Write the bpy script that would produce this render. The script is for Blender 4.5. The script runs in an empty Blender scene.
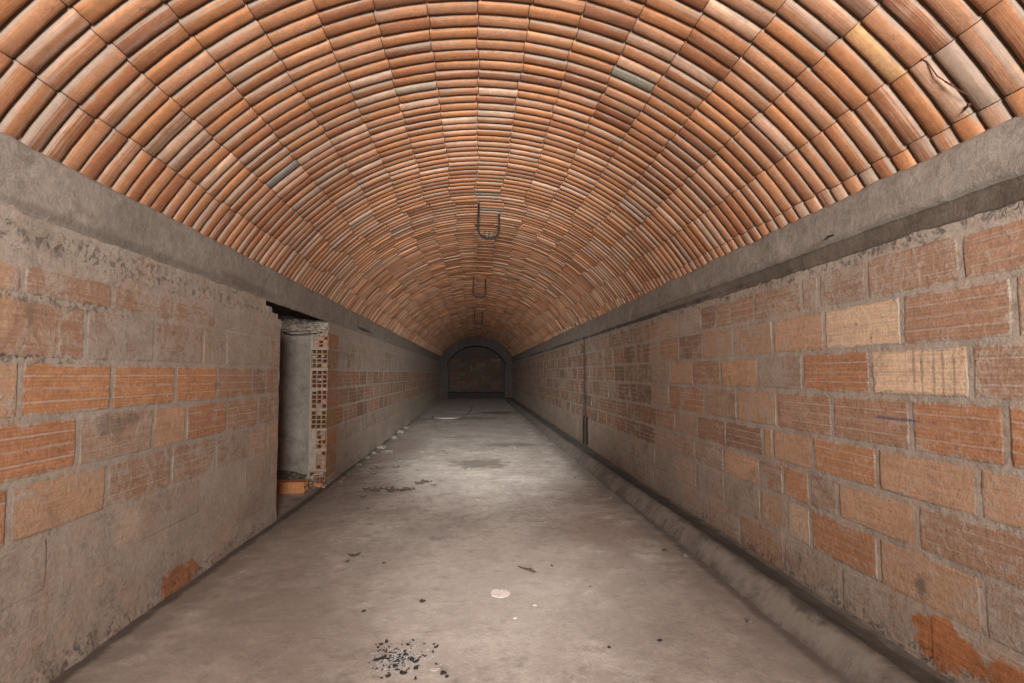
import bpy, math, random
from mathutils import Vector, noise, Matrix
from math import sin, cos, pi, radians

random.seed(11)
C = bpy.context.scene.collection
W, R, CZ = 1.713, 2.0, 0.98          # half width of the gallery, vault radius, height of the vault centre
Y0, Y1 = -2.6, 28.0                  # ends of the gallery
DY0, DY1, DZ = 4.77, 6.25, 1.77      # doorway in the left wall
PHI0, DPHI = -0.0274, 0.1257         # seams of the vault tiles
SPR = math.asin(W / R)

def nz(x, y, z=0.0, s=1.0): return noise.noise(Vector((x * s, y * s, z * s)))
def fr(x, y, z=0.0, s=1.0, o=4): return noise.fractal(Vector((x * s, y * s, z * s)), 0.9, 2.1, o)
def lin(r, g, b):
    f = lambda c: (c / 255 / 12.92) if c / 255 <= 0.04045 else ((c / 255 + 0.055) / 1.055) ** 2.4
    return (f(r), f(g), f(b))

# ------------------------------------------------------------------ mesh builder
class MB:
    def __init__(s): s.v, s.f, s.col, s.par, s.uv, s.sm = [], [], [], [], [], []
    def add(s, verts, faces, col=(.5, .5, .5), par=(0, 0, 0), uvs=None, smooth=False):
        n = len(s.v); s.v += [tuple(p) for p in verts]
        for i, f in enumerate(faces):
            s.f.append(tuple(n + k for k in f)); s.col.append(col); s.par.append(par); s.sm.append(smooth)
            for k in f: s.uv.append(uvs[k] if uvs else (0.0, 0.0))
    def build(s, name, mat, parent=None):
        me = bpy.data.meshes.new(name); me.from_pydata(s.v, [], s.f)
        a = me.attributes.new('bcol', 'FLOAT_VECTOR', 'FACE'); a.data.foreach_set('vector', [c for t in s.col for c in t])
        a = me.attributes.new('bpar', 'FLOAT_VECTOR', 'FACE'); a.data.foreach_set('vector', [c for t in s.par for c in t])
        u = me.uv_layers.new(name='UVMap'); u.data.foreach_set('uv', [c for t in s.uv for c in t])
        me.polygons.foreach_set('use_smooth', s.sm); me.materials.append(mat); me.update()
        o = bpy.data.objects.new(name, me); C.objects.link(o)
        if parent: o.parent = parent
        return o

def grid(mb, us, vs, fn, col=(.5, .5, .5), par=(0, 0, 0), flip=False, skip=None, smooth=True):
    """a sheet: fn(u, v) -> point"""
    nu, nv = len(us), len(vs); vv = [fn(u, v) for u in us for v in vs]; ff = []
    for i in range(nu - 1):
        for j in range(nv - 1):
            if skip and skip((us[i] + us[i + 1]) / 2, (vs[j] + vs[j + 1]) / 2): continue
            q = (i * nv + j, (i + 1) * nv + j, (i + 1) * nv + j + 1, i * nv + j + 1)
            ff.append(q[::-1] if flip else q)
    mb.add(vv, ff, col, par, [(0, 0)] * len(vv), smooth)

def steps(a, b, near=.05, far=.25, lim=7.0, extra=()):
    r, y = [], a
    while y < b - 1e-6:
        r.append(y); y += near if y < lim else (near + (far - near) * min(1, (y - lim) / 8))
    r.append(b); r += [e for e in extra if a < e < b]
    r = sorted(r); out = [r[0]]
    for x in r[1:]:
        if x - out[-1] > 1e-4: out.append(x)
    return out

def lin_steps(a, b, n): return [a + (b - a) * i / n for i in range(n + 1)]

def tube(mb, pts, rad, n=8, col=(.5, .5, .5), cap=True):
    pts = [Vector(p) for p in pts]; rs = rad if isinstance(rad, (list, tuple)) else [rad] * len(pts)
    vv, ff = [], []; up = Vector((.31, .77, .55)).normalized()
    for i, p in enumerate(pts):
        t = (pts[min(i + 1, len(pts) - 1)] - pts[max(i - 1, 0)]).normalized()
        a = t.cross(up); a = a.normalized() if a.length > 1e-4 else t.orthogonal().normalized(); b = t.cross(a)
        for k in range(n):
            g = 2 * pi * k / n; vv.append(p + a * rs[i] * cos(g) + b * rs[i] * sin(g))
    for i in range(len(pts) - 1):
        for k in range(n):
            ff.append((i * n + k, i * n + (k + 1) % n, (i + 1) * n + (k + 1) % n, (i + 1) * n + k))
    if cap: ff.append(tuple(range(n))[::-1]); ff.append(tuple((len(pts) - 1) * n + k for k in range(n)))
    mb.add(vv, ff, col, (0, 0, 0), None, True)

def rock(mb, c, r, squash=.6, seed=0, n=8, rough=.35, rot=0, stretch=1.0, col=(.5, .5, .5), smooth=False):
    """a broken, faceted lump whose lowest point rests at c"""
    vv, ff = [], []; m = 5
    for i in range(m + 1):
        th = pi * i / m
        for k in range(n):
            g = 2 * pi * k / n
            d = Vector((sin(th) * cos(g), sin(th) * sin(g), cos(th)))
            q = r * (1 + rough * noise.noise(d * 1.7 + Vector((seed * 3.1, seed * 1.7, seed))))
            x, y = d.x * q * stretch, d.y * q
            vv.append(Vector((x * cos(rot) - y * sin(rot), x * sin(rot) + y * cos(rot), max(d.z, -.55) * q * squash)))
    low = min(p.z for p in vv)
    vv = [Vector(c) + p - Vector((0, 0, low)) for p in vv]
    for i in range(m):
        for k in range(n):
            ff.append((i * n + k, (i + 1) * n + k, (i + 1) * n + (k + 1) % n, i * n + (k + 1) % n))
    mb.add(vv, ff, col, (0, 0, 0), None, smooth)

def flake(mb, c, r, seed, stretch=1.6, rot=0, th=.004, curl=.3, col=(.5, .5, .5)):
    """a thin, curled, ragged chip with a top, an underside and an edge"""
    n = 9; vv = []; rnd = random.Random(seed)
    rr = [r * (.7 + .5 * rnd.random()) for _ in range(n)]
    for lay in (0, 1):
        for k in range(n):
            g = 2 * pi * k / n; x, y = rr[k] * cos(g) * stretch, rr[k] * sin(g)
            z = curl * (x * x) / (r * stretch) + .15 * r * rnd.random() + lay * th
            vv.append((x * cos(rot) - y * sin(rot), x * sin(rot) + y * cos(rot), z))
        vv.append((0, 0, lay * th))
    low = min(p[2] for p in vv); vv = [(c[0] + p[0], c[1] + p[1], c[2] + p[2] - low) for p in vv]
    ff = []
    for k in range(n):
        k2 = (k + 1) % n; ff += [(n, k2, k), (2 * n + 1, n + 1 + k, n + 1 + k2), (k, k2, n + 1 + k2, n + 1 + k)]
    mb.add(vv, ff, col)

# ------------------------------------------------------------------ materials
class NT:
    def __init__(s, name):
        s.m = bpy.data.materials.new(name); s.m.use_nodes = True; s.t = s.m.node_tree; s.n = s.t.nodes; s.n.clear()
        s.out = s.n.new('ShaderNodeOutputMaterial'); s.b = s.n.new('ShaderNodeBsdfPrincipled')
        s.t.links.new(s.b.outputs[0], s.out.inputs[0]); s.b.inputs['Roughness'].default_value = .92
        s.b.inputs['Specular IOR Level'].default_value = .2
        s.tc = s.n.new('ShaderNodeTexCoord'); s.P = s.tc.outputs['Object']; s.UV = s.tc.outputs['UV']
    def put(s, sock, v):
        if hasattr(v, 'is_output'): s.t.links.new(v, sock)
        elif isinstance(v, (tuple, list)) and sock.type == 'RGBA': sock.default_value = (*v[:3], 1)
        else: sock.default_value = v
    def math(s, op, a, b=0.0, c=0.0, clamp=False):
        n = s.n.new('ShaderNodeMath'); n.operation = op; n.use_clamp = clamp
        for i, x in enumerate((a, b, c)): s.put(n.inputs[i], x)
        return n.outputs[0]
    def map(s, v, a, b, c=0.0, d=1.0, smooth=True):
        n = s.n.new('ShaderNodeMapRange'); n.interpolation_type = 'SMOOTHSTEP' if smooth else 'LINEAR'
        for i, x in enumerate((v, a, b, c, d)): s.put(n.inputs[i], x)
        return n.outputs[0]
    def scale(s, vec, sc, loc=(0, 0, 0)):
        n = s.n.new('ShaderNodeMapping'); s.put(n.inputs[0], vec); n.inputs['Scale'].default_value = sc; n.inputs['Location'].default_value = loc
        return n.outputs[0]
    def noise(s, vec, sc, det=5.0, rough=.6, dist=0.0):
        n = s.n.new('ShaderNodeTexNoise'); s.put(n.inputs['Vector'], vec); s.put(n.inputs['Scale'], sc)
        n.inputs['Detail'].default_value = det; n.inputs['Roughness'].default_value = rough; n.inputs['Distortion'].default_value = dist
        return n.outputs[0]
    def mix(s, f, a, b, mode='MIX'):
        n = s.n.new('ShaderNodeMix'); n.data_type = 'RGBA'; n.blend_type = mode
        s.put(n.inputs[0], f); s.put(n.inputs[6], a); s.put(n.inputs[7], b); return n.outputs[2]
    def attr(s, name):
        n = s.n.new('ShaderNodeAttribute'); n.attribute_name = name; return n
    def sep(s, v):
        n = s.n.new('ShaderNodeSeparateXYZ'); s.put(n.inputs[0], v); return n.outputs
    def mul(s, col, k):   # brightness by a number
        n = s.n.new('ShaderNodeVectorMath'); n.operation = 'SCALE'; s.put(n.inputs[0], col); s.put(n.inputs['Scale'], k); return n.outputs[0]
    def blob(s, c, r, wob=None, soft=.5):
        """1 inside an ellipsoid of stain or painted shade, 0 outside"""
        n = s.n.new('ShaderNodeVectorMath'); n.operation = 'SUBTRACT'; s.put(n.inputs[0], s.P); n.inputs[1].default_value = c
        d = s.n.new('ShaderNodeVectorMath'); d.operation = 'DIVIDE'; s.put(d.inputs[0], n.outputs[0]); d.inputs[1].default_value = r
        l = s.n.new('ShaderNodeVectorMath'); l.operation = 'LENGTH'; s.put(l.inputs[0], d.outputs[0])
        v = l.outputs['Value']
        if wob is not None: v = s.math('ADD', v, s.math('MULTIPLY', s.math('SUBTRACT', wob, .5), 2.6))
        return s.map(v, 1 - soft, 1 + soft, 1, 0)
    def bump(s, h, strength, dist, prev=None):
        n = s.n.new('ShaderNodeBump'); n.inputs['Strength'].default_value = strength; n.inputs['Distance'].default_value = dist
        s.put(n.inputs['Height'], h)
        if prev is not None: s.put(n.inputs['Normal'], prev)
        return n.outputs[0]
    def done(s, col, nor=None, rough=None):
        s.put(s.b.inputs['Base Color'], col)
        if nor is not None: s.put(s.b.inputs['Normal'], nor)
        if rough is not None: s.put(s.b.inputs['Roughness'], rough)
        return s.m

MORTAR = (.318, .258, .210)
def mat_brickwall(name, patches=(), mortar=MORTAR, pits=()):
    t = NT(name); col = t.attr('bcol').outputs['Vector']; par = t.sep(t.attr('bpar').outputs['Vector'])   # smear, groove, length of the brick (0 = mortar)
    smear, groove, ln = par[0], par[1], par[2]; isb = t.math('GREATER_THAN', ln, .001)
    u, v, _ = t.sep(t.UV)
    big = t.noise(t.P, 2.3, 5, .6); mid = t.noise(t.P, 9, 7, .70, .4); grit = t.noise(t.P, 42, 6, .78); fine = t.noise(t.P, 120, 4, .75)
    streak = t.noise(t.scale(t.P, (6, 5, 75)), 1.0, 5, .65)
    vert = t.noise(t.scale(t.P, (9, 34, 3)), 1.0, 5, .65)
    # brick body
    k = t.map(mid, .25, .75, .74, 1.22, False); k = t.math('MULTIPLY', k, t.map(streak, .3, .7, .80, 1.16, False))
    k = t.math('MULTIPLY', k, t.map(grit, .3, .7, .76, 1.20, False))
    body = t.mul(col, k)
    body = t.mix(t.map(grit, .56, .70, 0, .55), body, (.46, .335, .245))
    body = t.mix(t.map(t.noise(t.P, 27, 5, .7), .62, .70, 0, .75), body, (.115, .075, .055))
    # dust and mortar skin over the brick
    d = t.math('ADD', t.math('ADD', t.math('MULTIPLY', mid, .48), t.math('MULTIPLY', vert, .08)), t.math('ADD', t.math('MULTIPLY', grit, .20), t.math('MULTIPLY', streak, .24)))
    th = t.map(smear, 0, 1, .66, .33, False)
    msk = t.map(d, t.math('SUBTRACT', th, .05), t.math('ADD', th, .06), 0, 1)
    # ragged mortar over the edges
    eu = t.math('MULTIPLY', t.math('MINIMUM', u, t.math('SUBTRACT', 1.0, u)), ln); ev = t.math('MULTIPLY', t.math('MINIMUM', v, t.math('SUBTRACT', 1.0, v)), .2)
    e = t.math('MINIMUM', eu, ev)
    wob = t.math('ADD', t.math('MULTIPLY', mid, .6), t.math('MULTIPLY', grit, .4))
    edge = t.math('MULTIPLY', t.map(t.math('SUBTRACT', e, t.map(wob, .42, .68, -.003, .030, False)), -.002, .003, 1, 0), .95)
    msk = t.math('MAXIMUM', msk, edge)
    mort = t.mix(t.map(big, .35, .65), mortar, tuple(c * 1.12 for c in mortar))
    mort = t.mix(t.map(t.noise(t.P, 3.4, 6, .65, .5), .50, .62, 0, .6), mort, (mortar[0] * 1.14, mortar[1] * .97, mortar[2] * .89))
    mort = t.mul(mort, t.math('MULTIPLY', t.map(mid, .25, .75, .82, 1.16, False), t.map(grit, .3, .7, .76, 1.22, False)))
    mort = t.mix(t.map(t.noise(t.P, 31, 5, .7), .58, .68, 0, .5), mort, tuple(c * 1.32 for c in mortar))
    mort = t.mix(t.map(t.noise(t.P, 24, 6, .75), .62, .70, 0, .6), mort, tuple(c * .5 for c in mortar))
    thin = t.mix(.70, body, mort)
    c = t.mix(t.math('MULTIPLY', msk, .90), t.mix(t.math('MULTIPLY', smear, .55), body, thin), mort)
    # grooves across the face, pointed with pale mortar
    g = t.math('PINGPONG', t.math('ADD', t.math('MULTIPLY', v, 4.0), t.math('MULTIPLY', t.math('SUBTRACT', mid, .5), .25)), .5)
    line = t.map(g, .045, .105, 1, 0); inner = t.math('MULTIPLY', t.map(v, .06, .14), t.map(v, .86, .94, 1, 0))
    line = t.math('MULTIPLY', t.math('MULTIPLY', line, inner), groove)
    line = t.math('MULTIPLY', line, t.map(t.noise(t.P, 13, 4, .65), .38, .52, .10, 1))
    c = t.mix(t.math('MULTIPLY', line, .72), c, tuple(q * 1.28 for q in mortar))
    ridges = t.math('MULTIPLY', t.math('PINGPONG', t.math('MULTIPLY', v, 14.0), .5), groove)
    c = t.mul(c, t.math('ADD', .92, t.math('MULTIPLY', ridges, .32)))
    c = t.mix(isb, mort, c)
    # dirt of its own shape
    c = t.mix(t.map(t.noise(t.P, 3.6, 8, .75, .6), .57, .70, 0, .5), c, (.135, .102, .080))
    for (ctr, r, sc, amt, soft) in patches:
        c = t.mix(t.math('MULTIPLY', t.blob(ctr, r, t.noise(t.P, 11, 6, .7), soft), amt), c, t.mul(tuple(sc), k))
    h = t.math('ADD', t.math('MULTIPLY', grit, .8), t.math('MULTIPLY', fine, .4))
    h = t.math('SUBTRACT', t.math('ADD', t.math('ADD', h, t.math('MULTIPLY', mid, .8)), t.math('MULTIPLY', msk, .2)), t.math('MULTIPLY', line, .15))
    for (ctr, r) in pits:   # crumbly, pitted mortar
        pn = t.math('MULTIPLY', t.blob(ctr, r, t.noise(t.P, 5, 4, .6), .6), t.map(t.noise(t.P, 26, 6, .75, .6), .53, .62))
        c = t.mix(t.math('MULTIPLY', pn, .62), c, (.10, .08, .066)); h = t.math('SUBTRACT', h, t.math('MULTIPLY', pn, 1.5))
    return t.done(c, t.bump(h, .8, .007))

def mat_tile():
    t = NT('terracotta_vault_tile'); col = t.attr('bcol').outputs['Vector']; par = t.sep(t.attr('bpar').outputs['Vector'])  # lime, random, is tile
    st = t.noise(t.scale(t.UV, (1.6, 24, 1)), 1.0, 5, .62); sw = t.noise(t.scale(t.UV, (1.1, 9, 1), (7, 3, 0)), 1.0, 3, .55)
    ps = t.noise(t.P, 26, 6, .74); big = t.noise(t.P, 6, 6, .7, .5); grit = t.noise(t.P, 75, 5, .78)
    k = t.math('MULTIPLY', t.map(st, .3, .7, .74, 1.22, False), t.map(ps, .25, .75, .76, 1.2, False)); k = t.math('MULTIPLY', k, t.map(grit, .3, .7, .84, 1.14, False))
    c = t.mul(col, k)
    # lime and cement film dragged along the tile in bands
    lime = t.math('ADD', t.math('ADD', t.math('MULTIPLY', sw, .55), t.math('MULTIPLY', big, .30)), t.math('MULTIPLY', st, .15))
    _, v0, _ = t.sep(t.UV); f0 = t.math('ABSOLUTE', t.math('MULTIPLY', v0, 2.0)); lime = t.math('ADD', lime, t.math('MULTIPLY', t.math('POWER', f0, 2.0), .13))
    th = t.map(par[0], 0, 1, .67, .37, False)
    m = t.map(lime, t.math('SUBTRACT', th, .04), t.math('ADD', th, .06), 0, .80)
    film = t.mix(t.map(par[1], .35, .65), (.300, .225, .175), (.40, .265, .195)); film = t.mul(film, t.map(ps, .25, .75, .82, 1.2, False))
    c = t.mix(m, c, film)
    c = t.mix(t.map(t.noise(t.scale(t.UV, (4, 40, 1), (3, 9, 0)), 1, 3, .5), .66, .72, 0, .6), c, (.46, .35, .27))
    c = t.mix(t.map(t.noise(t.P, 8, 7, .78, 1.0), .58, .69, 0, .62), c, (.135, .085, .06))
    # mortar left on the flanks beside the ring joints
    _, v, _ = t.sep(t.UV); fl = t.math('ABSOLUTE', t.math('MULTIPLY', v, 2.0))
    fm = t.map(t.math('ADD', fl, t.math('MULTIPLY', t.math('SUBTRACT', big, .5), .9)), .80, 1.0, 0, .8)
    c = t.mix(fm, c, (.235, .175, .135))
    c = t.mix(par[2], (.11, .082, .064), c)
    h = t.math('ADD', t.math('MULTIPLY', st, .5), t.math('ADD', t.math('MULTIPLY', grit, .35), t.math('MULTIPLY', ps, .5)))
    return t.done(c, t.bump(h, .6, .006), .9)

def mat_concrete(name, base, light, dark, patches=(), sc=1.0, bumpd=.012, streaky=None):
    t = NT(name); a = t.attr('bcol').outputs['Vector']
    big = t.noise(t.P, 1.6 * sc, 6, .62, .4); mid = t.noise(t.P, 8 * sc, 7, .72, .3); fine = t.noise(t.P, 60 * sc, 6, .78)
    c = t.mix(t.map(big, .36, .64), base, light)
    c = t.mix(t.map(mid, .50, .66, 0, .75), c, dark)
    c = t.mul(c, t.map(t.noise(t.P, 17 * sc, 6, .75), .3, .7, .80, 1.20, False))
    c = t.mix(t.map(t.noise(t.P, 19 * sc, 5, .7), .60, .72, 0, .5), c, tuple(q * 1.22 for q in light))
    c = t.mul(c, t.map(fine, .3, .7, .80, 1.18, False))
    c = t.mix(t.map(t.noise(t.P, 33 * sc, 6, .75), .60, .70, 0, .5), c, tuple(q * .62 for q in dark))
    c = t.mul(c, t.map(t.noise(t.P, 3.3 * sc, 7, .7, .8), .3, .7, .84, 1.14, False))
    if streaky:
        c = t.mul(c, t.map(t.noise(t.scale(t.P, streaky), 1, 4, .6), .3, .7, .82, 1.16, False))
    for (ctr, r, s2, amt, soft) in patches:
        c = t.mix(t.math('MULTIPLY', t.blob(ctr, r, t.noise(t.P, 6, 5, .65), soft), amt), c, s2)
    m = t.n.new('ShaderNodeVectorMath'); m.operation = 'MULTIPLY'; t.put(m.inputs[0], c); t.put(m.inputs[1], a)
    h = t.math('ADD', mid, t.math('MULTIPLY', fine, .35))
    return t.done(m.outputs[0], t.bump(h, .6, bumpd))

def mat_plain(name, col, var=.3, sc=30, rough=.85, metal=0.0, bumpd=.003):
    t = NT(name); n1 = t.noise(t.P, sc, 5, .65); c = t.mul(tuple(col), 1.0) if False else t.mix(t.map(n1, .3, .7), tuple(q * (1 - var) for q in col), tuple(q * (1 + var) for q in col))
    t.b.inputs['Metallic'].default_value = metal
    return t.done(c, t.bump(n1, .5, bumpd), rough)

WH = (1, 1, 1)
M_left = mat_brickwall('hollow_brick_masonry_left', patches=[
    ((-W, 3.25, .05), (.3, .19, .075), (.33, .13, .055), .9, .12),
    ((-W, 2.78, .47), (.3, .10, .09), (.47, .34, .25), .7, .35),
    ((-W, 2.60, .965), (.3, .07, .045), (.15, .11, .085), .6, .6),
    ((-W, 2.76, .975), (.3, .07, .03), (.14, .10, .08), .6, .6), ((-W, 2.68, .93), (.3, .03, .07), (.16, .12, .09), .5, .6),
    ((-W, 2.02, 1.40), (.3, .05, .10), (.45, .28, .17), .55, .2)],
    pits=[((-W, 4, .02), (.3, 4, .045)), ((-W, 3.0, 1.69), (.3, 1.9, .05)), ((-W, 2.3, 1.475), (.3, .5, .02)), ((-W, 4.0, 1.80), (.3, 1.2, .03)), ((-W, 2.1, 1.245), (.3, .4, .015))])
M_right = mat_brickwall('hollow_brick_masonry_right', patches=[
    ((W, 2.02, .165), (.3, .16, .085), (.36, .135, .055), .95, .12),
    ((W, 1.76, .165), (.3, .10, .08), (.36, .135, .055), .95, .12),
    ((W, 8.86, .80), (.3, .13, 1.05), (.075, .05, .038), .72, .45),
    ((W, 2.13, .335), (.3, .03, .05), (.12, .10, .085), .7, .4),
    ((W, 2.22, 1.0), (.3, .14, .006), (.09, .08, .16), .7, .3)] + [
    ((W, q, 1.20), (.3, .0065, .10), (.25, .185, .145), .62, .35) for q in (2.123, 2.083, 2.026, 1.984, 1.934)], mortar=(.318, .254, .205),
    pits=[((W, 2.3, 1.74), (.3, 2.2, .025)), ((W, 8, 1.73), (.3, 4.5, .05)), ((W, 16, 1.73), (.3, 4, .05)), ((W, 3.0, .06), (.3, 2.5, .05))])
M_dim_brick = mat_brickwall('dimmed_brick_masonry', mortar=(.030, .021, .019))  # far wall: dimness of the unlit end is put into the colour
M_dim_cement = mat_concrete('dimmed_cement', (.036, .027, .024), (.045, .034, .030), (.026, .02, .018), sc=1.2)  # arch and step: same dimness put into the cement colour
M_tile = mat_tile()
M_floor = mat_concrete('dusty_concrete_floor', (.330, .284, .247), (.43, .375, .330), (.235, .194, .164), sc=1.15, bumpd=.007, patches=[
    ((.0, 7.42, 0), (.36, .36, .3), (.13, .105, .088), .75, .4),
    ((.90, 4.2, 0), (.42, .42, .3), (.22, .15, .118), .6, .6),
    ((1.05, 5.0, 0), (.25, .5, .3), (.21, .15, .115), .45, .6),
    ((-1.45, 4.4, 0), (.42, 1.9, .3), (.24, .19, .155), .5, .6),
    ((-1.2, 2.6, 0), (.6, .7, .3), (.28, .225, .185), .35, .7),
    ((.55, 9.3, 0), (.55, .22, .3), (.12, .10, .085), .6, .6),
    ((-.5, 15.0, 0), (1.2, .5, .3), (.14, .115, .10), .6, .5),
    ((.7, 17.0, 0), (.6, .7, .3), (.10, .085, .075), .7, .4),
    ((-1.3, 9.0, 0), (.4, 1.6, .3), (.20, .14, .115), .6, .5),
    ((.1, 3.2, 0), (.6, .9, .3), (.46, .395, .345), .5, .7),  # broad paler oval in the middle of the near floor
    ((1.33, 7, 0), (.17, 12, .3), (.15, .124, .104), .7, .7), ((-1.66, 6, 0), (.14, 10, .3), (.17, .137, .112), .6, .7), ((1.0, 2.7, 0), (.5, .8, .3), (.22, .182, .155), .5, .7), ((-.9, 3.1, 0), (.45, .7, .3), (.23, .188, .158), .45, .7), ((-1.68, 6, 0), (.035, 11, .3), (.075, .06, .05), .85, .6), ((1.365, 7, 0), (.04, 12, .3), (.09, .074, .064), .8, .6)])  # thinnest two strips paint contact shade at wall and kerb; wider strips are dirt
M_beam = mat_concrete('rough_cement_beam', (.238, .200, .166), (.275, .233, .196), (.180, .148, .121), sc=1.5, bumpd=.014, patches=[
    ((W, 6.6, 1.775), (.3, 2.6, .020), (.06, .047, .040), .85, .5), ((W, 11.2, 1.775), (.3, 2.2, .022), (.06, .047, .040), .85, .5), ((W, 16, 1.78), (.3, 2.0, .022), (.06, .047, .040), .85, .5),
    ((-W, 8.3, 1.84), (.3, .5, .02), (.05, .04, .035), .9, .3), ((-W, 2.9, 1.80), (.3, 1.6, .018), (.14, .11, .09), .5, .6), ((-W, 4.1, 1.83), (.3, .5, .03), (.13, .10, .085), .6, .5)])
M_curb = mat_concrete('grey_cement_kerb', (.138, .115, .097), (.185, .156, .132), (.088, .072, .060), sc=1.1, bumpd=.01, streaky=(5, 22, 3), patches=[((1.46, 2.45, .06), (.09, .42, .07), (.26, .222, .188), .6, .6), ((1.46, 3.3, .06), (.07, .3, .05), (.28, .24, .2), .5, .6),
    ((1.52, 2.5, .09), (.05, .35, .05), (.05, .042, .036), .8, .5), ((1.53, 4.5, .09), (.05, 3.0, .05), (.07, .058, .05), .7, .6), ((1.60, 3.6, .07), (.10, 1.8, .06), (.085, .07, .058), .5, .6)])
M_plaster = mat_concrete('passage_plaster', (.225, .185, .150), (.265, .220, .182), (.16, .13, .105), sc=.7, bumpd=.008)
M_iron = mat_plain('rusty_iron', (.012, .009, .008), .4, 80, .9)
M_root = mat_plain('dry_root_bark', (.085, .032, .018), .4, 90, .9)
M_char = mat_plain('charred_wood', (.035, .029, .027), .5, 120, .8)
M_ash = mat_plain('pale_ash', (.35, .325, .31), .35, 150, .95)
M_lime = mat_plain('dried_lime_plaster', (.64, .55, .49), .14, 60, .95)
M_chip = mat_plain('pale_plaster_chip', (.46, .40, .345), .12, 60, .95)
M_stone = mat_plain('pale_rubble_stone', (.125, .10, .082), .2, 40, .95)
M_rubble = mat_plain('grey_mortar_rubble', (.15, .122, .102), .3, 30, .95)
M_clay = mat_plain('orange_fired_clay', (.42, .175, .075), .18, 35, .9)
M_leaf = mat_plain('dead_leaf_litter', (.075, .052, .040), .4, 90, .9)
M_hose = mat_plain('dusty_grey_hose', (.19, .16, .14), .15, 40, .8)
M_earth = mat_plain('dark_loose_earth', (.115, .092, .075), .35, 25, .98)
M_glass = mat_plain('green_bottle_glass_shard', (.09, .16, .11), .2, 40, .3)

# ------------------------------------------------------------------ tagging
def tag(o, label, cat=None, group=None, kind=None):
    o['label'] = label
    if cat: o['category'] = cat
    if group: o['group'] = group
    if kind: o['kind'] = kind
    return o

# ------------------------------------------------------------------ brick walls
ORANGE, DEEP, DULL, PALE, CREAM, PINK, BROWN = (.44, .205, .098), (.40, .178, .088), (.355, .192, .118), (.48, .275, .165), (.62, .415, .275), (.385, .240, .165), (.26, .142, .092)
PALETTE = [ORANGE, DEEP, DULL, DULL, PINK, PINK, BROWN, PALE]

COURSE = {
 'L': ([-.09, .128, .352, .576, .797, 1.022, 1.243, 1.474, 1.680], 'HGFEDCBA'),
 'R': ([.045, .265, .481, .672, .869, 1.093, 1.303, 1.523, 1.735], 'HGFEDCBA')}
JOINT = {
 ('L', 'A'): [2.104, 2.603, 3.107, 3.597, 3.929, 4.292], ('L', 'B'): [2.437, 2.942, 3.448, 3.757, 4.305],
 ('L', 'C'): [2.115, 2.623, 3.156, 3.646, 4.201, 4.467], ('L', 'D'): [2.42, 2.959, 3.279, 3.802, 4.319],
 ('L', 'E'): [2.096, 2.614, 3.142, 3.655, 4.181, 4.522], ('L', 'F'): [2.293, 2.867, 3.47, 4.111],
 ('L', 'G'): [2.51, 3.02, 3.52, 4.024], ('L', 'H'): [2.4, 2.9, 3.41, 3.92, 4.425],
 ('R', 'A'): [1.885, 2.375, 2.724, 2.872, 3.384, 3.938], ('R', 'B'): [1.693, 2.175, 2.689, 3.175, 3.68, 4.199],
 ('R', 'C'): [1.866, 2.368, 2.883, 3.367, 3.888, 4.399], ('R', 'D'): [1.743, 2.15, 2.647, 3.152, 3.65, 4.185],
 ('R', 'E'): [1.858, 2.348, 2.822, 3.205, 3.32, 3.824], ('R', 'F'): [2.139, 2.625, 2.853, 3.107, 3.372, 3.87],
 ('R', 'G'): [1.861, 2.361, 2.853, 3.08, 3.369, 3.87], ('R', 'H'): [2.106, 2.623, 3.121, 3.647, 4.15]}
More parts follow.
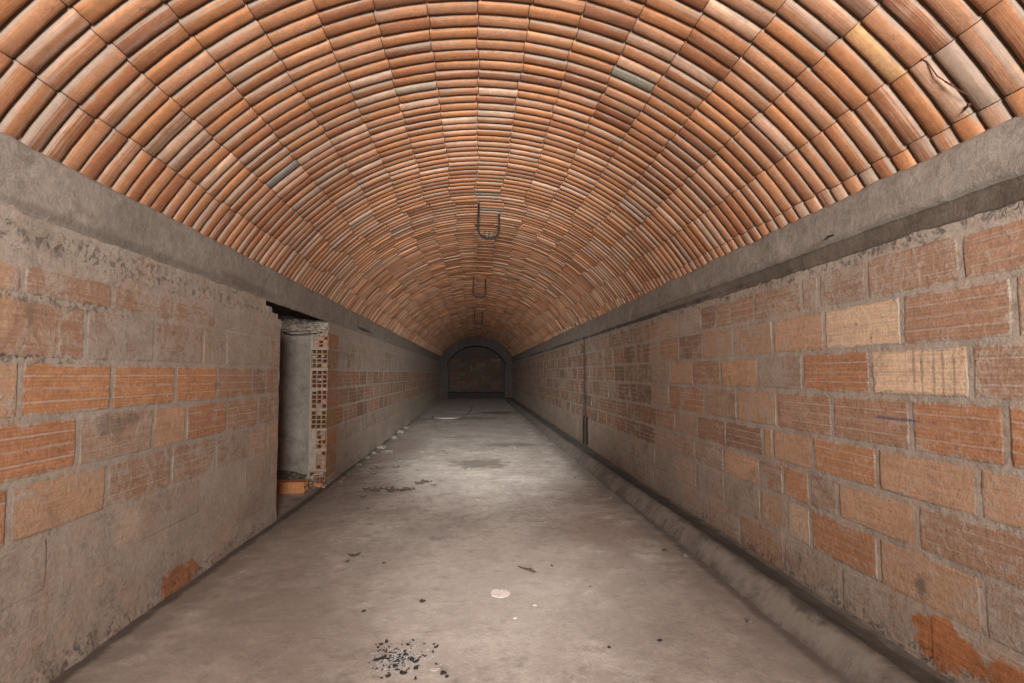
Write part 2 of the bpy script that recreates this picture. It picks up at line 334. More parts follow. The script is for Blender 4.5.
# bricks one can recognise: (side, course, a point along the wall) -> colour, mortar skin, grooves
SPECIAL = {
 ('L', 'A', 1.9): (PALE, .35, .3), ('L', 'A', 2.3): (DULL, .38, .4), ('L', 'A', 2.8): (DULL, .45, .4), ('L', 'A', 3.3): (DULL, .5, .5), ('L', 'A', 3.8): (PINK, .72, .3), ('L', 'A', 4.1): (PINK, .72, .3),
 ('L', 'B', 2.2): (DULL, .36, .25), ('L', 'B', 2.7): (PINK, .60, .25), ('L', 'B', 3.2): (DULL, .55, .35), ('L', 'B', 3.6): (PINK, .6, .4), ('L', 'B', 4.0): (PINK, .62, .4),
 ('L', 'C', 1.9): (PALE, .3, .6), ('L', 'C', 2.3): (ORANGE, .10, 1), ('L', 'C', 2.9): (ORANGE, .14, 1), ('L', 'C', 3.4): (ORANGE, .06, 1), ('L', 'C', 3.9): (DULL, .22, .9), ('L', 'C', 4.3): (BROWN, .3, .8), ('L', 'C', 4.6): (DULL, .3, .6),
 ('L', 'D', 2.2): (DEEP, .12, 1), ('L', 'D', 2.7): (PINK, .32, .5), ('L', 'D', 3.1): (PALE, .18, .4), ('L', 'D', 3.5): (DEEP, .28, .8), ('L', 'D', 4.0): (DULL, .3, 1), ('L', 'D', 4.5): (DULL, .4, .6),
 ('L', 'E', 1.9): (DEEP, .25, .9), ('L', 'E', 2.3): (PALE, .30, .1), ('L', 'E', 2.9): (DULL, .42, .7), ('L', 'E', 3.4): (DULL, .42, .8), ('L', 'E', 3.9): (DULL, .52, .6),
 ('L', 'F', 3.2): (DULL, .62, .5), ('L', 'F', 2.5): (PINK, .75, .2), ('L', 'F', 3.8): (PINK, .8, .3), ('L', 'G', 4.3): (PINK, .6, .2),
 ('R', 'A', 1.6): (DULL, .25, .6), ('R', 'A', 2.1): (DULL, .38, .7), ('R', 'A', 2.5): (DULL, .5, .4), ('R', 'A', 3.1): (DULL, .42, .6), ('R', 'A', 3.6): (DULL, .35, .8), ('R', 'A', 4.1): (BROWN, .3, .8),
 ('R', 'B', 1.5): (PALE, .3, .2), ('R', 'B', 1.9): (DULL, .22, .8), ('R', 'B', 2.4): (CREAM, .16, .4), ('R', 'B', 2.9): (PALE, .25, .4), ('R', 'B', 3.4): (PALE, .42, .2), ('R', 'B', 3.9): (PALE, .42, .2),
 ('R', 'C', 1.6): (DEEP, .28, .9), ('R', 'C', 2.1): (CREAM, .06, .7), ('R', 'C', 2.6): (DEEP, .22, .8), ('R', 'C', 3.1): (PINK, .52, .1), ('R', 'C', 3.6): (PALE, .12, .1), ('R', 'C', 4.1): (DULL, .3, .6),
 ('R', 'D', 1.5): (DEEP, .15, 1), ('R', 'D', 1.9): (DEEP, .26, .7), ('R', 'D', 2.4): (DULL, .24, .9), ('R', 'D', 2.9): (DULL, .25, .9), ('R', 'D', 3.4): (PALE, .35, .3),
 ('R', 'E', 1.6): (PALE, .3, .3), ('R', 'E', 2.1): (PALE, .24, .3), ('R', 'E', 2.6): (ORANGE, .22, .9), ('R', 'E', 3.0): (PALE, .25, .1), ('R', 'E', 3.25): (PALE, .3, .1), ('R', 'E', 3.6): (BROWN, .12, 1),
 ('R', 'F', 1.9): (DULL, .38, .5), ('R', 'F', 2.4): (PALE, .22, .2), ('R', 'F', 2.7): (DULL, .5, .3), ('R', 'F', 3.0): (ORANGE, .25, .6), ('R', 'F', 3.2): (DULL, .4, .5),
 ('R', 'G', 1.6): (PINK, .55, .3), ('R', 'G', 2.1): (PALE, .35, .3), ('R', 'G', 2.6): (DEEP, .25, .5), ('R', 'G', 2.95): (CREAM, .35, 0), ('R', 'G', 3.2): (PALE, .4, .1),
 ('R', 'H', 2.4): (PINK, .6, .2), ('R', 'H', 2.9): (PINK, .6, .2), ('R', 'H', 3.4): (ORANGE, .45, .3)}

def brick_slab(mb, sx, X, ya, yb, za, zb, col, par, rnd, proud, fine=True):
    """one brick face standing a little out of the mortar; sx is the direction of the room"""
    pts = []; j = .0025
    if fine:
        for i in range(9): pts.append((ya + (yb - ya) * i / 8, za))
        for i in range(1, 4): pts.append((yb, za + (zb - za) * i / 4))
        for i in range(8, -1, -1): pts.append((ya + (yb - ya) * i / 8, zb))
        for i in range(3, 0, -1): pts.append((ya, za + (zb - za) * i / 4))
    else: pts = [(ya, za), (yb, za), (yb, zb), (ya, zb)]
    yc, zc = (ya + yb) / 2, (za + zb) / 2; hy, hz = (yb - ya) / 2, (zb - za) / 2
    ty, tz = rnd.uniform(-.0012, .0012), rnd.uniform(-.001, .001)
    out, inn = [], []
    for (y, z) in pts:
        cy, cz = abs(y - yc) / hy, abs(z - zc) / hz
        k = 1 - .012 * max(0, cy + cz - 1.7) / .3 if fine else 1
        y2 = yc + (y - yc) * k + rnd.uniform(-j, j) * fine + .004 * nz(y, z, 3, 5); z2 = zc + (z - zc) * k + rnd.uniform(-j, j) * .6 * fine + .005 * nz(y, z, 7, 3)
        out.append((y2, z2)); ins = .007
        inn.append((y2 - math.copysign(ins, y2 - yc) * min(1, cy * 1.2), z2 - math.copysign(ins, z2 - zc) * min(1, cz * 1.2)))
    vv, uv = [], []
    def U(y, z): return (min(1, max(0, (y - ya) / (yb - ya))), min(1, max(0, (z - za) / (zb - za))))
    for (y, z) in out: vv.append((X - sx * .0004, y, z)); uv.append(U(y, z))
    for (y, z) in inn: vv.append((X + sx * (proud + ty * (y - yc) / hy + tz * (z - zc) / hz), y, z)); uv.append(U(y, z))
    n = len(pts); ff = []
    for k in range(n):
        q = (k, (k + 1) % n, n + (k + 1) % n, n + k); ff.append(q if sx < 0 else q[::-1])
    top = tuple(range(n, 2 * n)); ff.append(top if sx < 0 else top[::-1])
    mb.add(vv, ff, col, par, uv)

def course_joints(side, name, rnd):
    base = JOINT[(side, name)]; js = list(base)
    while js[0] > Y0: js.insert(0, js[0] - (.505 if rnd.random() > .1 else .26))
    while js[-1] < Y1: js.append(js[-1] + (.505 if rnd.random() > .12 else .27) + rnd.uniform(-.012, .012))
    return js

def build_wall(side):
    sx = 1 if side == 'L' else -1; X = -W if side == 'L' else W
    mb = MB(); rnd = random.Random(5 if side == 'L' else 8)
    zs, names = COURSE[side]; top = 2.06
    ys = steps(Y0, Y1, .045, .2, 7.0, (DY0, DY1) if side == 'L' else ())
    zz = lin_steps(-.12, DZ, 46) + [1.83, 1.92, top] if side == 'L' else lin_steps(-.05, top, 50)
    def pt(y, z):
        a = -.0022 + .0012 * fr(y, z, 1.3 if side == 'L' else 4.2, 3.2, 4) + .0008 * nz(y, z, 9, 14)
        if side == 'L' and z < .10: a += .030 * (1 - max(z, 0) / .10) * (.6 + .6 * nz(y, 0, 5, 1.5) + .4 * nz(y, z, 5, 9))   # mortar lip at the floor
        if side == 'L' and 1.60 < z: a += .006 + .005 * nz(y, z, 2, 14)                                        # thick mortar under the beam
        if side == 'R' and 1.70 < z < 1.78: a += .007 + .006 * nz(y, z, 2, 15)
        yy = y
        if side == 'L' and abs(y - DY0) < 1e-4 and z < DZ: yy += .02 * nz(z, 1, 0, 9) - (.06 if z > 1.70 else 0)
        if side == 'L' and abs(y - DY1) < 1e-4 and z < DZ: yy += .02 * nz(z, 4, 0, 9)
        return (X + sx * a, yy, z)
    skip = (lambda y, z: (DY0 < y < DY1 and z < DZ + .06) or (4.42 < y <= DY0 and DZ - .02 - .10 * (y - 4.42) / .35 < z < DZ + .02)) if side == 'L' else None
    grid(mb, ys, zz, pt, MORTAR, (0, 0, 0), flip=(side == 'R'), skip=skip)
    for ci, nm in enumerate(names):
        za, zb = zs[ci], zs[ci + 1]; js = course_joints(side, nm, rnd)
        for a, b in zip(js[:-1], js[1:]):
            mid = (a + b) / 2; sp = None
            for (s, c, y), v in SPECIAL.items():
                if s == side and c == nm and a < y < b: sp = v
            zm = (za + zb) / 2
            r1, r2 = rnd.random(), rnd.random(); base = rnd.choice(PALETTE); vr = rnd.uniform(.88, 1.12)
            if sp: col, sm, gr = sp; sm += .05
            else:
                col = tuple(c * vr for c in base)
                if side == 'L': sm = (.90 if zm < .36 else .68 if zm < .58 else .24 if zm < 1.25 else .66) + .18 * (r1 - .5)
                else: sm = (.62 if zm < .5 else .32 if zm < 1.5 else .42) + .26 * (r1 - .5) + .06
                gr = 1.0 if r2 > (.35 if mid < 6 else .12) else .3
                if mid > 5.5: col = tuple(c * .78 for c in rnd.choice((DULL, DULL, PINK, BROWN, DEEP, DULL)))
            m = .012
            a2, b2, z2, z3 = a + m, b - m, za + m, zb - m
            if nm == 'A': z3 -= .010 + .012 * r1
            if side == 'L':
                if a2 < DY0 < b2: b2 = DY0 - .004 + rnd.uniform(-.01, .012)
                elif DY0 <= a2 < DY1:
                    if b2 > DY1 + .08: a2 = DY1 + .005
                    else: continue
                if b2 - a2 < .05: continue
            if b2 - a2 < .05 or (side == 'L' and sm > .78): continue
            if side == 'L' and sm > .55: gr *= .25
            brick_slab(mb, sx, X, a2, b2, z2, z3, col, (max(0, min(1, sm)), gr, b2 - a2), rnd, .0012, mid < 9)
    # back of the wall, so that it has its thickness
    return mb

mbL = build_wall('L')
TH = .185
# near jamb (faces away from the camera) and the wall's outer skin around the doorway
grid(mbL, lin_steps(-W - TH, -W - .006, 4), lin_steps(-.12, 1.64, 24), lambda x, z: (x, DY0 - .004 + .015 * nz(z, 1, 0, 9) + .006 * nz(x, z, 0, 15), z), MORTAR, (0, 0, 0))
def skin(y, z): return (-W - TH + .004 * nz(y, z, 8, 6), y, z)
grid(mbL, lin_steps(DY0 - 1.6, DY0 - .004, 12), lin_steps(-.12, 1.64, 12), skin, MORTAR, (0, 0, 0), flip=True)
wall_left = mbL.build('wall_left', M_left)
tag(wall_left, 'left wall of grooved hollow bricks with a rough doorway broken through', kind='structure')
wall_right = build_wall('R').build('wall_right', M_right)
tag(wall_right, 'right wall of grooved hollow bricks standing on a cement kerb', kind='structure')

# far jamb: the sawn ends of the hollow bricks, with their cells
def far_jamb():
    mb = MB(); rnd = random.Random(3); zs = [-.09, .128, .352, .576, .797, 1.022, 1.243, 1.474, 1.66]
    xa, xb = -W - TH, -W + .008
    # mortar body behind the ends
    def cells(x, z):
        for ci in range(8):
            if zs[ci] + .010 < z < zs[ci + 1] - .010 and x > xa + (.085 if ci in (1, 2) else .028): return True
        return False
    grid(mb, lin_steps(xa, xb, 14), sorted(set([round(q, 4) for k in range(9) for q in (zs[k] - .012, zs[k], zs[k] + .012)] + [-.12, DZ])), lambda x, z: (x, DY1 + .020 + .008 * nz(x, z, 2, 12), z), MORTAR, (0, 0, 0), skip=cells)
    for ci in range(8):
        za, zb = zs[ci] + .012, zs[ci + 1] - .012; dy = rnd.uniform(-.02, .03)
        x0 = xa + .012 + rnd.uniform(0, .02); nx, nzc = 3, 4; w = (xb - x0) / nx; h = (zb - za) / nzc; yf = DY1 + dy
        full = rnd.uniform(.0, .15) if ci not in (1, 2, 7) else .6
        col = tuple(c * rnd.uniform(.85, 1.1) for c in (.37, .185, .112))
        for i in range(nx):
            for k in range(nzc):
                if ci in (1, 2) and i == 0: continue
                c0, c1, d0, d1 = x0 + i * w, x0 + (i + 1) * w, za + k * h, za + (k + 1) * h; q = .0075
                P = [(c0, d0), (c1, d0), (c1, d1), (c0, d1)]; Q = [(c0 + q, d0 + q), (c1 - q, d0 + q), (c1 - q, d1 - q), (c0 + q, d1 - q)]
                deep = .42 if rnd.random() > full else .006
                jit = rnd.uniform(-.006, .006)
                vv = [(x, yf + jit, z) for x, z in P] + [(x, yf + jit, z) for x, z in Q] + [(x, yf + deep, z) for x, z in Q] + [(x, yf + .44, z) for x, z in P]
                ff = []
                for e in range(4):
                    e2 = (e + 1) % 4; ff += [(e, e2, 4 + e2, 4 + e), (4 + e, 4 + e2, 8 + e2, 8 + e), (e2, e, 12 + e, 12 + e2)]
                uv_ = [(.5, .5)] * 16; mb.add(vv, ff, col, (.12, 0, 1), uv_); mb.add([(x, yf + deep, z) for x, z in Q], [(0, 1, 2, 3)], col, (.1 if deep > .05 else .6, 0, 1), uv_)
    for k in range(46):   # lumps of broken mortar and brick at the head and the foot of the jamb
        z = rnd.choice((rnd.uniform(1.62, 1.70), rnd.uniform(.0, .12), rnd.uniform(.15, 1.7))); x = rnd.uniform(xa + .02, xb - .04)
        rock(mb, (x, DY1 + rnd.uniform(.0, .04), z - .02), rnd.uniform(.012, .034), .8, k, 7, .5, 0, 1, MORTAR)
    o = mb.build('door_jamb', M_left, wall_left); o['label'] = 'broken jamb showing the open cells of the hollow bricks'
far_jamb()
def lintel():
    mb = MB(); rnd = random.Random(4)
    for k in range(150):
        rock(mb, (rnd.uniform(-W - .62, -W - .045), DY1 + rnd.uniform(.0, .10), rnd.uniform(1.655, 1.755)), rnd.uniform(.02, .05), .75, k, 7, .5, rnd.random() * 3, 1.3, MORTAR)
    mb.build('rubble_lintel', M_left, wall_left)['label'] = 'ragged strip of broken mortar across the head of the doorway'
lintel()

# ------------------------------------------------------------------ vault
def build_vault():
    mb = MB(); rnd = random.Random(21)
    # mortar backing
    ys = steps(Y0, Y1, .1, .4, 8.0); an = lin_steps(-SPR - .05, SPR + .05, 44)
    grid(mb, ys, an, lambda y, a: ((R + .022 + .004 * nz(a * 6, y * 3)) * sin(a), y, CZ + (R + .022) * cos(a)), (.155, .115, .09), (0, 0, 0), flip=True)
    seams = [PHI0 + k * DPHI for k in range(-8, 9)]
    # tiles one can recognise: angle, distance -> colour, lime
    sp = [(-.697, 3.63, (.20, .175, .155), .1), (-.198, 3.33, (.34, .25, .17), .4), (.435, 2.914, (.27, .235, .175), .2), (.80, 1.86, (.56, .31, .145), .2),
          (.593, 2.387, (.27, .115, .06), .1), (.686, 1.835, (.29, .15, .09), .5), (-.30, 2.50, (.30, .12, .06), .1), (.37, 3.3, (.26, .10, .05), .05), (.37, 3.4, (.24, .095, .05), .05), (.30, 3.1, (.27, .11, .06), .1),
          (.05, 3.45, (.58, .34, .22), .4), (.05, 3.75, (.60, .36, .24), .5), (-.45, 2.35, (.30, .13, .07), .1), (.055, 5.95, (.32, .235, .175), .4), (.055, 6.05, (.32, .235, .175), .4)]
    ypos = .054 - .1 * 26; ring = 0; drift = 0.0
    cols = [(.405, .174, .080), (.43, .186, .083), (.37, .156, .071), (.44, .207, .107), (.41, .183, .091), (.32, .128, .062), (.455, .222, .125)]
    while ypos < Y1 - .02:
        near = ypos < 9; pitch = .1; yc = ypos + .05
        if ypos < 3.6: off = rnd.uniform(-.0035, .0035)
        else:
            drift = .8 * drift + rnd.uniform(-.006, .006) if rnd.random() < .8 else rnd.uniform(-.03, .03); off = (drift + rnd.uniform(-.014, .014) * min(1, max(0, (ypos - 4.5) / 3))) * min(1, (ypos - 3.4) / 3)
        edges = [-SPR - .03] + [max(-SPR - .03, s + off + rnd.uniform(-.002, .002)) for s in seams if s + off < SPR - .01 and s + off > -SPR + .03] + [SPR + .03]
        for a0, a1 in zip(edges[:-1], edges[1:]):
            am = (a0 + a1) / 2; r = rnd.random(); rr = rnd.random()
            col = rnd.choice(cols); vv_ = rnd.uniform(.86, 1.12); lime = max(0, rnd.gauss(.17, .15)) + .22 * max(0, abs(am) - .45)
            if r < .06: col = (.29, .125, .068)
            elif r < .10: col = (.58, .33, .21); lime += .2
            elif r < .106: col = (.27, .215, .165)
            for (pa, py, pc, pl) in sp:
                if a0 < pa < a1 and abs(py - yc) < .05: col, lime, vv_ = pc, pl, 1.0
            if ypos > 5.5: vv_ *= rnd.uniform(.78, 1.22)
            col = tuple(c * vv_ for c in col)
            gap = .0012 / R; hw = (.0445 if ypos < 3 else .0432) + rnd.uniform(-.0025, .0015); sink = rnd.uniform(-.0020, .0025) * (1 if ypos < 4 else 1.7 if ypos < 8 else 2.6); tilt = rnd.uniform(-.05, .05) * (1 if near else 1.6); skew = rnd.uniform(-.003, .003)
            if near: prof = [(-1, .024), (-.965, .011), (-.80, .0050), (-.48, .0013), (0, 0), (.48, .0013), (.80, .0050), (.965, .011), (1, .024)]
            else:
                hw *= .97; gap = .0004 / R; prof = [(-1, .024), (-.92, .010), (-.6, .0032), (0, 0), (.6, .0032), (.92, .010), (1, .024)]
            b0, b1 = a0 + gap, a1 - gap; e = .0035 / R
            st = [(b0, .006), (b0 + e, .0006), (am, 0), (b1 - e, .0006), (b1, .006)] if near else [(b0, .02), (b0 + e, .001), (b1 - e, .001), (b1, .02)]
            P, uv, ff = [], [], []; u0 = rnd.random() * 50; n = len(prof)
            for (a, dz) in st:
                t = (a - am) / (a1 - a0) * 2
                for (q, d) in prof:
                    rad = R - .004 + max(d, 0) + dz + sink + tilt * q * hw
                    if d > .02: rad = max(rad, R + .023)
                    P.append((rad * sin(a), yc + q * hw + skew * t, CZ + rad * cos(a))); uv.append((u0 + a * R, q * .5))
            for i in range(len(st) - 1):
                for k in range(n - 1):
                    ff.append((i * n + k, (i + 1) * n + k, (i + 1) * n + k + 1, i * n + k + 1)[::-1])
            mb.add(P, ff, col, (min(1, lime), rr, 1), uv, True)
        ypos += pitch
    return mb.build('ceiling', M_tile)
ceiling = build_vault()
tag(ceiling, 'barrel vault of rounded orange terracotta tiles laid in close rings', kind='structure')

# ------------------------------------------------------------------ floor
def floor_z(x, y):
    z = .006 * fr(x, y, 0, 1.1, 4) + .0018 * nz(x, y, 4, 9)
    if x < -.9: z -= .035 * min(1, max(0, (y - 3.2) / 2.5)) * min(1, (-.9 - x) / .7)
    return z
mb = MB()
xs = sorted(set(lin_steps(-4.3, -W - .2, 12) + lin_steps(-W - .2, 1.75, 62)))
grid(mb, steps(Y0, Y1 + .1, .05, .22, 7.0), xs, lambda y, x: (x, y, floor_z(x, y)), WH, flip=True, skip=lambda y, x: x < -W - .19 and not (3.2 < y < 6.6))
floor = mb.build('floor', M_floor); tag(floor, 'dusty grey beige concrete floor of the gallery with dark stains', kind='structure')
def on(x, y): return (x, y, floor_z(x, y) - .001)

# ------------------------------------------------------------------ beams and kerb
def build_beam(side):
    mb = MB(); sx = 1 if side == 'L' else -1; X = -W if side == 'L' else W
    ys = steps(Y0, Y1, .04, .2, 8.0)
    # profile up the face: (height, how far it stands out, tint)
    if side == 'L': prof = [(1.88, -TH), (1.86, -.06), (1.77, -.004), (1.776, .006), (1.81, .010), (1.86, .012), (1.91, .014), (1.95, .016), (1.985, .018), (2.012, .020), (2.028, .012), (2.045, -.03)]
    else: prof = [(1.752, -.02), (1.753, .006), (1.765, .010), (1.79, .010), (1.815, .011), (1.838, .013), (1.842, .034), (1.87, .036), (1.92, .034), (1.96, .034), (1.99, .032), (2.018, .026), (2.036, .012), (2.05, -.03)]
    V = []
    for y in ys:
        for (z, o) in prof:
            far_ = min(1, max(0, (y - 3.5) / 3)); a = (o if side == 'L' or o < .02 else o - .020 * far_) + .005 * fr(y, z, 6 if side == 'L' else 2, 4, 4); zz = z
            if z > 1.97: zz += .016 * fr(y, 3, side == 'L', 2.2, 4); a += .006 * nz(y, z, 3, 8)
            if side == 'R' and z < 1.85: zz += .005 * nz(y, 1, 5, 1.1) + .006 * nz(y, 7, z, 13) - .002
            if side == 'L' and z < 1.80 and o > -.1: zz += .004 * nz(y, 2, 0, 5)
            V.append((X + sx * a, y, zz))
    n = len(prof); F, Cc = [], []
    for i in range(len(ys) - 1):
        for k in range(n - 1):
            q = (i * n + k, (i + 1) * n + k, (i + 1) * n + k + 1, i * n + k + 1)
            F.append(q if side == 'L' else q[::-1])
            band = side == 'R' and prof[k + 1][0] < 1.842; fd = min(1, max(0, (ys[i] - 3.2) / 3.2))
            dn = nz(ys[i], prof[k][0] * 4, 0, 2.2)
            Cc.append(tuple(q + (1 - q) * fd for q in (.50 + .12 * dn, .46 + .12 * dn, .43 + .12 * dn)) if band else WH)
    base = len(mb.v); mb.v += V
    for f, c in zip(F, Cc): mb.f.append(f); mb.col.append(c); mb.par.append((0, 0, 0)); mb.sm.append(True); mb.uv += [(0, 0)] * 4
    return mb
tag(build_beam('L').build('trim_1', M_beam), 'rough grey cement beam along the top of the left wall', kind='structure')
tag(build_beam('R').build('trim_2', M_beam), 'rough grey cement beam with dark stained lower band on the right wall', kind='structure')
mb = MB()
def kerb(y, k):
    w = max(0, min(1, (y - 4) / 4)) * .09
    prof = [(1.375 - w, -.03), (1.382 - w, -.004), (1.398 - w, .018), (1.432 - w, .056), (1.466 - w, .090), (1.486 - w * .9, .101), (1.515 - w * .8, .097), (1.58 - w * .4, .076), (1.67, .052), (1.73, .048)]
    x, z = prof[k]; return (x + (.016 * fr(y, k * .2, 2, 1.6, 4) + .008 * nz(y, k * .5, 4, 11)) * (k < 9), y, z + (.007 * fr(y, k * .5, 7, 3.0, 4) + .005 * nz(y, k * .7, 9, 14)) * (1 if k > 0 else 0))
def kerb_sheet():
    ys = steps(Y0, Y1, .04, .2, 8.0); V, F = [], []
    for y in ys: V += [kerb(y, k) for k in range(10)]
    for i in range(len(ys) - 1):
        for k in range(9):
            q = (i * 10 + k, (i + 1) * 10 + k, (i + 1) * 10 + k + 1, i * 10 + k + 1)
            dn = nz(ys[i], k, 0, 2.5)
            mb.v_ = None
            F.append((q[::-1], (.62 + .15 * dn,) * 3 if k in (6, 7) else WH))
    mb.v += V
    for f, c in F: mb.f.append(f); mb.col.append(c); mb.par.append((0, 0, 0)); mb.sm.append(True); mb.uv += [(0, 0)] * 4
kerb_sheet()
tag(mb.build('baseboard_right', M_curb), 'sloping grey cement kerb along the foot of the right wall', kind='structure')

# ------------------------------------------------------------------ ends of the gallery
def brick_panel(mb, ya, x0, x1, z0, z1, facing, rnd, clip=None, k_=1.0):
    """courses of bricks on a cross wall at y = ya; facing -1 looks at the camera"""
    z = z0; r = 0
    while z < z1 - .02:
        x = x0 - (.25 if r % 2 else 0)
        while x < x1:
            a, b = max(x + .012, x0), min(x + .505 - .012, x1)
            if b - a > .06 and (clip is None or (clip(a, z + .2) and clip(b, z + .2))):
                v = [(a, ya - .008 * 0, z + .012), (b, ya, z + .012), (b, ya, z + .21), (a, ya, z + .21)]
                o = [(p[0], ya + facing * .012, p[2]) for p in v]
                f = [(4, 5, 6, 7), (0, 1, 5, 4), (1, 2, 6, 5), (2, 3, 7, 6), (3, 0, 4, 7)]
                if facing > 0: f = [q[::-1] for q in f]
                mb.add(v + o, f, tuple(c * k_ * rnd.uniform(.8, 1.2) for c in rnd.choice(PALETTE)), (rnd.uniform(.1, .4), 1, b - a), [((p[0] - a) / (b - a), (p[2] - z) / .22) for p in v + o])
            x += .505
        z += .222; r += 1
def end_wall():
    mb = MB(); rnd = random.Random(9)
    grid(mb, lin_steps(-1.75, 1.75, 20), lin_steps(-.1, 3.05, 20), lambda x, z: (x, Y1 - .3 + .006 * nz(x, z, 0, 4), z))
    brick_panel(mb, Y1 - .3, -1.3, 1.2, .42, 1.95, -1, rnd, None, .12)  # brick colours scaled down to paint in the dim far end
    o = mb.build('wall_back', M_dim_brick); tag(o, 'dark brick wall closing the far end of the gallery', kind='structure')
    mb = MB(); v = []   # low step at its foot
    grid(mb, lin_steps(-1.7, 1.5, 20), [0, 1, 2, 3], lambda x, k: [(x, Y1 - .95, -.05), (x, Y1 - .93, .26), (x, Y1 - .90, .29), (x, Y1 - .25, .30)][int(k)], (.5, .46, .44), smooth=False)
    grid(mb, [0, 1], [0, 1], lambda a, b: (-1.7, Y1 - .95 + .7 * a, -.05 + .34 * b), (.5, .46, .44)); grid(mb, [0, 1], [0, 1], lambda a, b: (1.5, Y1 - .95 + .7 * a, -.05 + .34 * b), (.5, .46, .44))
    o = mb.build('trim_3', M_dim_cement); tag(o, 'low dark cement step at the foot of the far end wall', kind='structure')
    # cement rib and piers in front of it
    mb = MB(); ya, yb = 26.25, 26.6; ri, ro = 1.62, 2.04; an = lin_steps(-1.06, 1.06, 40)
    sect = []
    for a in an:
        sect.append(((ro * sin(a), CZ + ro * cos(a)), (ri * sin(a) * .99, CZ - .06 + ri * cos(a))))
    sect = [((-1.75, -.05), (-1.34, -.05)), ((-1.75, 1.2), (-1.34, 1.2))] + sect + [((1.75, 1.2), (1.34, 1.2)), ((1.75, -.05), (1.34, -.05))]
    V, F = [], []
    for (o_, i_) in sect: V += [(o_[0], ya, o_[1]), (i_[0], ya, i_[1]), (i_[0], yb, i_[1]), (o_[0], yb, o_[1])]
    for k in range(len(sect) - 1):
        for e in range(3): F.append((k * 4 + e, (k + 1) * 4 + e, (k + 1) * 4 + e + 1, k * 4 + e + 1))
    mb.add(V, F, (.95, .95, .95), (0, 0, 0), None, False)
    o = mb.build('trim_4', M_dim_cement); tag(o, 'grey cement arch and piers framing the dark far end', kind='structure')
    # wall closing the gallery behind the camera
    mb = MB()
    grid(mb, lin_steps(-1.75, 1.75, 20), lin_steps(-.1, 3.05, 20), lambda x, z: (x, Y0 + .05, z), MORTAR, (0, 0, 0), flip=True)
    brick_panel(mb, Y0 + .05, -1.6, 1.6, .0, 2.7, 1, rnd, lambda x, z: x * x + (z - CZ) ** 2 < 1.9 ** 2)
    o = mb.build('wall_front', M_left); tag(o, 'brick wall closing the gallery behind the viewpoint', kind='structure')
end_wall()

# side passage behind the doorway
def passage():
    mb = MB(); x0, x1, ya, yb, zt = -4.2, -W - TH + .004, 3.3, 6.34, 2.25
    rough = lambda a, b, s: .012 * fr(a, b, s, 1.8, 4)
    grid(mb, lin_steps(x0, x1 + .02, 40), lin_steps(-.12, zt, 30), lambda x, z: (x, yb + rough(x, z, 1), z), WH)                     # far side
    grid(mb, lin_steps(ya, yb, 20), lin_steps(-.12, zt, 16), lambda y, z: (x0 + rough(y, z, 2), y, z), WH)
    grid(mb, lin_steps(x0, x1, 20), lin_steps(-.12, zt, 16), lambda x, z: (x, ya + rough(x, z, 3), z), WH, flip=True)
    o = mb.build('wall_passage', M_plaster); tag(o, 'rendered wall of the side passage seen through the doorway', kind='structure')
    mb = MB()
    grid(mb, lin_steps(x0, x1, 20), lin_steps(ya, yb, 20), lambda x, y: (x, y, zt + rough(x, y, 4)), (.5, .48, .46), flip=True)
    o = mb.build('ceiling_passage', M_plaster); tag(o, 'dark ceiling of the side passage behind the doorway', kind='structure')
passage()

# ------------------------------------------------------------------ things
def one(name, fn, mat, label, cat, group=None, kind=None):
    mb = MB(); fn(mb); o = mb.build(name, mat)
    # put the object's origin at its own base
    xs_ = [v[0] for v in mb.v]; ys_ = [v[1] for v in mb.v]; zs_ = [v[2] for v in mb.v]
    c = Vector(((min(xs_) + max(xs_)) / 2, (min(ys_) + max(ys_)) / 2, min(zs_)))
    o.data.transform(Matrix.Translation(-c)); o.location = c
    return tag(o, label, cat, group, kind)

# iron hooks in the crown of the vault
def crown(x): return CZ + math.sqrt(R * R - x * x)
def hook(x, y, w, drop, tip, label, bundle):
    root = bpy.data.objects.new('ceiling_hook', None); C.objects.link(root); root.location = (x, y, crown(x) + .02)
    tag(root, label, 'hook', 'iron hooks along the crown of the vault')
    mb = MB(); pts = [(0, 0, .0), (.002, 0, -.10), (-.004, 0, -drop + .09)]
    for k in range(9):
        a = pi + pi * k / 8; pts.append((w / 2 + w / 2 * cos(a) * 1.0, .004 * sin(k), -drop + .075 + .075 * sin(a)))
    pts += [(w + .002, .0, -drop + .16), (w - .002, .0, -tip)]
    tube(mb, pts, [.0105] * len(pts), 8); mb.build('rod', M_iron, root)
    mb = MB(); n = 44 if bundle else 22; q = []
    for k in range(n + 1):
        a = pi * 1.22 + pi * .56 * k / n; g = k * 1.9
        q.append((w / 2 + (w / 2) * cos(a) + .012 * cos(g) * .4, .016 * sin(g), -drop + .075 + .075 * sin(a) + .016 * cos(g)))
    tube(mb, q, .0055, 6)
    for k in range(7 if bundle else 2):   # loose wire ends
        xx = w * (.2 + .6 * random.random()); tube(mb, [(xx, 0, -drop + .01), (xx + random.uniform(-.02, .02), .01, -drop + .05), (xx + random.uniform(-.03, .03), random.uniform(-.02, .02), -drop + random.uniform(.06, .09))], .002, 5)
    o = mb.build('tie_wire', M_iron, root); o['label'] = 'binding wire wound round the bend of the hook'
hook(-.035, 5.70, .215, .39, .13, 'nearest and largest rusty iron hook hanging from the vault crown', True)
hook(-.10, 10.1, .225, .40, .05, 'middle rusty iron hook hanging from the vault crown', False)
hook(-.09, 15.6, .22, .38, .05, 'farthest rusty iron hook near the dark end of the vault', False)

